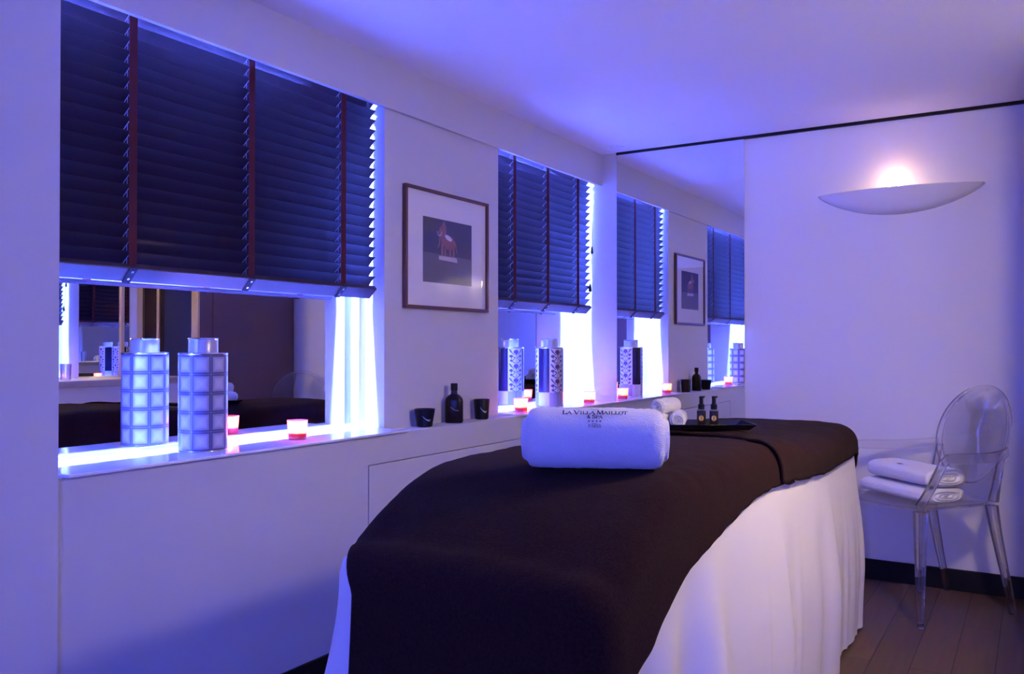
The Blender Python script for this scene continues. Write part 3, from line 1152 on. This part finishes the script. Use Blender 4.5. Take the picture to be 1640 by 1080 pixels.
# big rolled towel with the embroidered name
BR_L, BR_Y, BR_Z = 0.283, 0.066, 0.0640
RC = Vector((-0.797, 1.630, 0))
ang = math.atan2(0.128, 0.263)
zsurf = max(near_z(RC.x + dx, RC.y + dy) for dx in (-0.14, -0.07, 0, 0.07, 0.14) for dy in (-0.08, 0, 0.08))
root = empty('rolled_towel', (RC.x, RC.y, zsurf + 0.0610), ang)
tag(root, 'large rolled white towel with embroidered navy lettering on the near throw', 'towel')
bm_ = roll_mesh(BR_L, BR_Y, BR_Z, 2.35, 3, 3.1, 0.0015, 0.92, 0.030, 0.012)
bm_.build('roll', M['terry'], root, angle=80)

GLY = {
    'L': [[(0.22, 0), (0.22, 1)], [(0.22, 0), (0.75, 0)], [(0.75, 0), (0.80, 0.22)]],
    'A': [[(0.06, 0), (0.5, 1)], [(0.5, 1), (0.94, 0)], [(0.25, 0.36), (0.75, 0.36)]],
    'V': [[(0.06, 1), (0.5, 0)], [(0.5, 0), (0.94, 1)]],
    'I': [[(0.3, 0), (0.3, 1)]],
    'M': [[(0.08, 0), (0.16, 1)], [(0.16, 1), (0.55, 0.05)], [(0.55, 0.05), (0.94, 1)], [(0.94, 1), (1.02, 0)]],
    'O': [[(0.5 + 0.42 * math.cos(a * PI / 8), 0.5 + 0.5 * math.sin(a * PI / 8)) for a in range(17)]],
    'T': [[(0.45, 0), (0.45, 1)], [(0.04, 1), (0.86, 1)], [(0.04, 1), (0.02, 0.8)], [(0.86, 1), (0.88, 0.8)]],
    'S': [[(0.72, 0.82), (0.62, 0.97), (0.40, 1.0), (0.18, 0.88), (0.16, 0.70), (0.35, 0.54), (0.60, 0.44), (0.76, 0.28), (0.70, 0.10), (0.45, 0.0), (0.20, 0.04), (0.10, 0.22)]],
    'P': [[(0.22, 0), (0.22, 1)], [(0.22, 1), (0.55, 1), (0.76, 0.88), (0.76, 0.66), (0.55, 0.50), (0.22, 0.50)]],
    'R': [[(0.22, 0), (0.22, 1)], [(0.22, 1), (0.55, 1), (0.74, 0.88), (0.74, 0.66), (0.55, 0.52), (0.22, 0.52)], [(0.45, 0.52), (0.85, 0.0)]],
    '&': [[(0.85, 0.42), (0.70, 0.15), (0.45, 0.0), (0.20, 0.06), (0.12, 0.25), (0.25, 0.45), (0.52, 0.65), (0.60, 0.84), (0.46, 1.0), (0.30, 0.92), (0.30, 0.74), (0.80, 0.0)]],
}
SERIF = {'L': [(0.22, 0), (0.22, 1)], 'A': [(0.06, 0), (0.94, 0)], 'V': [(0.06, 1), (0.94, 1)], 'I': [(0.3, 0), (0.3, 1)], 'M': [(0.08, 0), (1.02, 0), (0.16, 1), (0.94, 1)], 'T': [(0.45, 0)], 'P': [(0.22, 0)], 'R': [(0.22, 0)]}
ADV = {'L': 0.86, 'A': 1.0, 'V': 1.0, 'I': 0.6, 'M': 1.12, 'O': 1.0, 'T': 0.92, 'S': 0.88, 'P': 0.86, 'R': 0.92, '&': 0.95}


def roll_surface(s, h):
    """s along the roll, h arc height measured from the front horizon of the roll towards its top"""
    a = h
    ca, sa = -math.cos(a), math.sin(a)
    q = (abs(ca) ** 2.35 + abs(sa) ** 2.35) ** (-1 / 2.35)
    return Vector((s, BR_Y * q * ca * 1.035 - 0.0018, BR_Z * q * sa * 1.035 + 0.0018))


def glyph_line(mb, text, h_mid, size, arc, gap=0.0):
    """text: list of (char, scale). arc: radians of roll per metre of letter height"""
    widths = [ADV.get(c, 0.45) * size * sc + gap for c, sc in text]
    x = -sum(widths) / 2
    base = h_mid

    def stroke(p, q, wdt, x0, hs):
        d = Vector((q[0] - p[0], q[1] - p[1]))
        if d.length < 1e-6:
            return
        n = Vector((-d.y, d.x)).normalized() * wdt / 2
        e = d.normalized() * wdt * 0.25
        pts = []
        for a, b in ((Vector(p) - e + n), (Vector(q) + e + n), (Vector(q) + e - n), (Vector(p) - e - n)):
            pts.append(roll_surface(x0 + a * hs, base + b * hs * arc))
        mb.poly(pts)
    for (c, sc), wd in zip(text, widths):
        hs = size * sc
        if c in GLY:
            for pl in GLY[c]:
                for p, q in zip(pl, pl[1:]):
                    thick = 0.22 if abs(q[1] - p[1]) > abs(q[0] - p[0]) * 0.8 else 0.12
                    if c in 'AVM' and q[0] > p[0] and q[1] > p[1]:
                        thick = 0.12
                    stroke(p, q, thick, x, hs)
            for (sx_, sy_) in SERIF.get(c, []):
                stroke((sx_ - 0.15, sy_), (sx_ + 0.15, sy_), 0.075, x, hs)
        x += wd


ARC = 1 / 0.064
mb = MB()
BIG, SMALL = 1.0, 0.76
line = [('L', BIG), ('A', SMALL), (' ', 0.8), ('V', BIG), ('I', SMALL), ('L', SMALL), ('L', SMALL), ('A', SMALL), (' ', 0.8), ('M', BIG), ('A', SMALL), ('I', SMALL), ('L', SMALL), ('L', SMALL), ('O', SMALL), ('T', SMALL)]
glyph_line(mb, line, 0.860, 0.0118, ARC, 0.0003)
glyph_line(mb, [('&', 0.8), (' ', 0.8), ('S', BIG), ('P', SMALL), ('A', SMALL)], 0.700, 0.0092, ARC)
mb.build('lettering', M['ink'], root, smooth=False, fix=False)
mb = MB()
for k in range(4):
    cxs = (k - 1.5) * 0.0078
    pts = []
    for q in range(10):
        rr = 0.0033 if q % 2 == 0 else 0.0014
        a = PI / 2 + q * PI / 5
        pts.append(roll_surface(cxs + rr * math.cos(a), 0.610 + rr * math.sin(a) * ARC))
    MB().poly(pts).build('star', M['greyink'], root, smooth=False, fix=False)
mb.poly([roll_surface(-0.006, 0.520), roll_surface(0.006, 0.520), roll_surface(0.006, 0.535), roll_surface(-0.006, 0.535)])
glyph_line(mb, [(c, 1.0) for c in 'PARIS'], 0.410, 0.0060, ARC)
mb.build('town_lettering', M['greyink'], root, smooth=False, fix=False)
# small winged emblem above the name
mb = MB()
for s in (-1, 1):
    mb.poly([roll_surface(0, 1.085), roll_surface(s * 0.010, 1.16), roll_surface(s * 0.0085, 1.12), roll_surface(s * 0.004, 1.09), roll_surface(0, 1.055)])
mb.build('emblem', M['greyink'], root, smooth=False, fix=False)

# tray with little bottles and rolled flannels
TR = Vector((-1.00, 2.83, max(far_z(-1.00 + dx, 2.83 + dy) for dx in (-0.15, -0.07, 0, 0.07, 0.15) for dy in (-0.15, -0.07, 0, 0.07, 0.15)) + 0.0005))
root = empty('tray', TR, math.radians(31))
tag(root, 'black lacquer tray with sloped rim lying on the brown throw', 'tray')
TW, TD = 0.185, 0.105
mb = MB()
loops = []
for (kx, ky, z) in ((TW - 0.022, TD - 0.022, 0.0), (TW, TD, 0.020), (TW - 0.004, TD - 0.004, 0.0205), (TW - 0.027, TD - 0.027, 0.004)):
    loops.append([(-kx, -ky, z), (kx, -ky, z), (kx, ky, z), (-kx, ky, z)])
mb.loft(loops)
mb.build('tray_body', M['tray'], root, bevel=0.0015, angle=30)


def on_tray(x, y, z=0.004):
    return Matrix.Translation(TR) @ Matrix.Rotation(math.radians(31), 4, 'Z') @ Vector((x, y, z))


def pump(x, y, label):
    root = empty('pump_bottle', on_tray(x, y), math.radians(19))
    root.scale = (1.12, 1.12, 1.28)
    tag(root, label, 'bottle', 'little pump bottles on the tray')
    MB().lathe([(0.0, 0.0), (0.0125, 0.0), (0.0135, 0.0015), (0.0135, 0.044), (0.0125, 0.046), (0.0, 0.046)], 32, (0, 0, 0), 3.5).build('body', M['brownglass'], root)
    MB().lathe([(0.0136, 0.0445), (0.0138, 0.047), (0.0095, 0.049), (0.0095, 0.051), (0.0, 0.051)], 32, (0, 0, 0), 3.0).build('collar', M['glassware'], root)
    pm = MB().lathe([(0.0098, 0.050), (0.0098, 0.062), (0.0062, 0.064), (0.0058, 0.078), (0.0066, 0.079), (0.0060, 0.084), (0.0, 0.085)], 28).build('pump', M['blackware'], root)
    MB().obox((0.0045, -0.001, 0.0815), (0.006, 0, 0.0015), (0, 0.0028, 0), (0, 0, 0.0024)).build('spout', M['blackware'], pm, bevel=0.001)
    lb = MB().poly([(a, -0.0140, 0.027 + b) for a, b in ellipse(0, 0, 0.0072, 0.0072, 0, 24)])
    lb.build('label', M['gold'], root, smooth=False)
    lb2 = MB().box(-0.0012, 0.0006, -0.0143, -0.0141, 0.021, 0.033).build('label_mark', M['brownglass'], root, smooth=False)


pump(0.010, -0.048, 'left one of two small dark pump bottles with gold round label on the tray')
pump(0.052, -0.050, 'right one of two small dark pump bottles with gold round label on the tray')


def flannel(x, y, z, rz, label, seed):
    p = on_tray(x, y, z)
    o = roll_mesh(0.15, 0.0285, 0.0265, 2.1, 4, seed, 0.0012, 0.93, 0.014, 0.006).build('rolled_flannel', M['terry'], angle=80)
    o.location = p
    o.rotation_euler = (0, 0, rz)
    tag(o, label, 'towel', 'rolled flannels on the tray')


FA = math.radians(108)
flannel(-0.060, -0.008, 0.004 + 0.0285, FA, 'small rolled white flannel at the bottom right of the pile on the tray', 1.7)
flannel(-0.119, 0.010, 0.004 + 0.0285, FA, 'small rolled white flannel at the bottom left of the pile on the tray', 7.2)
flannel(-0.100, 0.004, 0.004 + 0.0285 + 0.044, FA - 0.35, 'small rolled white flannel on top of the pile on the tray', 12.9)

# ------------------------------------------------------------------ clear chair
CH = Vector((-0.418, 3.968, 0.0))
CA = math.atan2(-0.678, 0.735)
chair = empty('armchair', CH, CA)
tag(chair, 'transparent plastic armchair with oval back beside the end wall', 'chair')
cm = M['clear']


def slab(outline_top, thick):
    rings = []
    top = [Vector(p) for p in outline_top]
    return [[p - Vector((0, 0, thick)) for p in top], top]


# seat
pts = []
for i in range(64):
    a = 2 * PI * i / 64
    ca, sa = math.cos(a), math.sin(a)
    k = (abs(ca) ** 3.6 + abs(sa) ** 3.6) ** (-1 / 3.6)
    y = 0.225 * k * sa
    x = (0.245 - 0.10 * (y + 0.225) / 0.9 * 1.0) * k * ca
    if y < 0:
        y -= 0.03 * (1 - (x / 0.26) ** 2)
    pts.append((x, y, 0.462 + 0.006 * (x / 0.25) ** 2))
MB().loft(slab(pts, 0.011)).build('seat', cm, chair, bevel=0.003, angle=50)
def sq_leg(path, widths, name):
    rings = []
    for (x, y, z), wd in zip(path, widths):
        h = wd / 2
        c = h * 0.28
        rings.append([(x - h + c, y - h, z), (x + h - c, y - h, z), (x + h, y - h + c, z), (x + h, y + h - c, z), (x + h - c, y + h, z), (x - h + c, y + h, z), (x - h, y + h - c, z), (x - h, y - h + c, z)])
    return MB().loft(rings)


for s in (-1, 1):
    lg = sq_leg([(s * 0.218, -0.196, 0.018), (s * 0.218, -0.197, 0.04), (s * 0.216, -0.194, 0.25), (s * 0.214, -0.190, 0.449)], [0.022, 0.024, 0.034, 0.046], 'leg').build('leg', cm, chair)
    MB().lathe([(0.013, 0.0), (0.015, 0.004), (0.013, 0.012), (0.010, 0.018)], 20, (s * 0.218, -0.196, 0)).build('foot', cm, lg)
    lg = sq_leg([(s * 0.178, 0.292, 0.018), (s * 0.177, 0.284, 0.06), (s * 0.175, 0.248, 0.20), (s * 0.172, 0.216, 0.34), (s * 0.170, 0.196, 0.449)], [0.022, 0.024, 0.030, 0.036, 0.042], 'leg').build('leg', cm, chair)
    MB().lathe([(0.013, 0.0), (0.015, 0.004), (0.013, 0.012), (0.010, 0.018)], 20, (s * 0.178, 0.292, 0)).build('foot', cm, lg)
    # back posts from the seat up to the oval
    MB().loft([[(s * 0.170 + dx, 0.205 + (z - 0.463) * 0.24 + dy, z) for dx, dy in ((-hw_, -0.010), (hw_, -0.010), (hw_, 0.010), (-hw_, 0.010))] for z, hw_ in ((0.463, 0.020), (0.52, 0.014), (0.60, 0.012), (0.66, 0.010))]).build('back_post', cm, chair)


def back_pt(a, k, t):
    """point of the oval back; k scale, t offset through the thickness"""
    x = 0.192 * k * math.cos(a)
    zl = 0.218 * k * math.sin(a)
    z = 0.722 + zl * 0.96
    y = 0.258 + zl * 0.26 + 0.022 * (1 - (x / 0.2) ** 2) + t
    return (x, y, z)


mb = MB()
n = 72
rings = []
for k, t in ((0.0, 0.0),):
    pass
front = [[back_pt(2 * PI * i / n, k, 0.0) for i in range(n)] for k in (0.02, 0.5, 0.90)]
rimf = [[back_pt(2 * PI * i / n, k, t) for i in range(n)] for k, t in ((0.91, -0.004), (0.99, -0.005), (1.0, 0.0), (1.0, 0.010), (0.99, 0.014), (0.91, 0.013), (0.90, 0.008))]
back = [[back_pt(2 * PI * i / n, k, 0.008) for i in range(n)] for k in (0.5, 0.02)]
mb.loft(front + rimf + back)
mb.build('oval_back', cm, chair, angle=60)

for s in (-1, 1):
    path = [(0.186, 0.262, 0.668), (0.214, 0.215, 0.660), (0.240, 0.13, 0.655), (0.255, 0.04, 0.655), (0.262, -0.05, 0.658), (0.264, -0.105, 0.660), (0.262, -0.128, 0.640), (0.258, -0.148, 0.600), (0.252, -0.172, 0.550), (0.246, -0.200, 0.505), (0.240, -0.222, 0.472)]
    rings = []
    for i, p in enumerate(path):
        p = Vector(p)
        t = (Vector(path[min(i + 1, len(path) - 1)]) - Vector(path[max(0, i - 1)])).normalized()
        lat = Vector((1, 0, 0))
        nrm = t.cross(lat).normalized()
        lat = nrm.cross(t).normalized()
        hw_ = 0.0065
        hh_ = 0.020 if i < 5 else 0.018
        rings.append([(s * (p + lat * i_ * hw_ + nrm * j_ * hh_).x, (p + lat * i_ * hw_ + nrm * j_ * hh_).y, (p + lat * i_ * hw_ + nrm * j_ * hh_).z) for i_, j_ in ((-1, -1), (1, -1), (1, 1), (-1, 1))])
    MB().loft(rings).build('armrest', cm, chair, bevel=0.003, angle=45)

# folded towels on the seat
Mx = Matrix.Translation(CH) @ Matrix.Rotation(CA, 4, 'Z')


def folded(z, rz, L, ry, rh, label, dx, dy, da, seed, mark):
    root = empty('folded_towel', Mx @ Vector((dx, dy, z)), CA + da)
    tag(root, label, 'towel', 'folded towels on the clear chair')
    roll_mesh(L, ry, rh, 2.9, 3, seed, 0.0016, 0.97, 0.022, 0.010).build('folded_cloth', M['terry'], root, angle=80)
    if mark:
        mk = MB()
        for (a, b, w_, h_) in ((-0.010, 0.0, 0.004, 0.014), (-0.003, 0.004, 0.003, 0.010), (0.003, -0.002, 0.004, 0.014), (0.010, 0.003, 0.003, 0.009)):
            mk.box(a - w_ / 2, a + w_ / 2, -ry * 0.72 + b - h_ / 2, -ry * 0.72 + b + h_ / 2, rh * 0.965, rh * 1.01)
        mk.build('emblem', M['greyink'], root, smooth=False)


folded(0.469 + 0.030, 0, 0.385, 0.105, 0.031, 'lower folded white towel on the seat of the clear chair', -0.012, -0.045, 0.02, 2.2, False)
folded(0.469 + 0.064 + 0.037, 0, 0.38, 0.098, 0.037, 'upper folded white towel with grey emblem on the clear chair', -0.002, -0.030, -0.03, 9.4, True)

# ------------------------------------------------------------------ vanity side of the room (seen in the niche mirror)
root = empty('vanity_counter', (0.19, 2.80, 0.0))
tag(root, 'cream vanity counter opposite the windows, seen in the long mirror', 'counter')
MB().box(-0.16, 0.165, -0.75, 0.70, 0.868, 0.908).build('worktop', M['cream'], root, bevel=0.004)
MB().box(-0.13, 0.160, -0.73, 0.70, 0.0, 0.868).build('cabinet', M['white_paint'], root, smooth=False)
root = empty('vanity_mirror', (0.310, 2.80, 0.909))
tag(root, 'large mirror with brass strips standing behind the vanity counter', 'mirror')
MB().box(0.0, 0.04, -0.75, 0.70, 0.0, ZC - 0.909).build('mirror_back', M['white_paint'], root, smooth=False)
MB().box(-0.004, 0.0, -0.75, 0.70, 0.0, ZC - 0.909).build('mirror_pane', M['mirror'], root, smooth=False)
for y, r_ in ((3.20, 0.011), (3.455, 0.005)):
    MB().box(-0.016, -0.004, y - 2.80 - r_, y - 2.80 + r_, 0.0, ZC - 0.909).build('brass_strip', M['brass'], root, bevel=0.001)


def tumbler(x, y, h, r, label):
    o = MB().lathe([(0.0, 0.0), (r * 0.9, 0.0), (r, h), (r - 0.002, h), (r * 0.9 - 0.002, 0.008), (0.0, 0.008)], 28).build('glass_jar', M['glassware'])
    o.location = (x, y, 0.908)
    tag(o, label, 'glass', 'glass vessels on the vanity counter')


tumbler(0.12, 2.66, 0.12, 0.030, 'taller glass vessel on the vanity counter')
tumbler(0.16, 2.76, 0.09, 0.030, 'shorter glass vessel on the vanity counter')
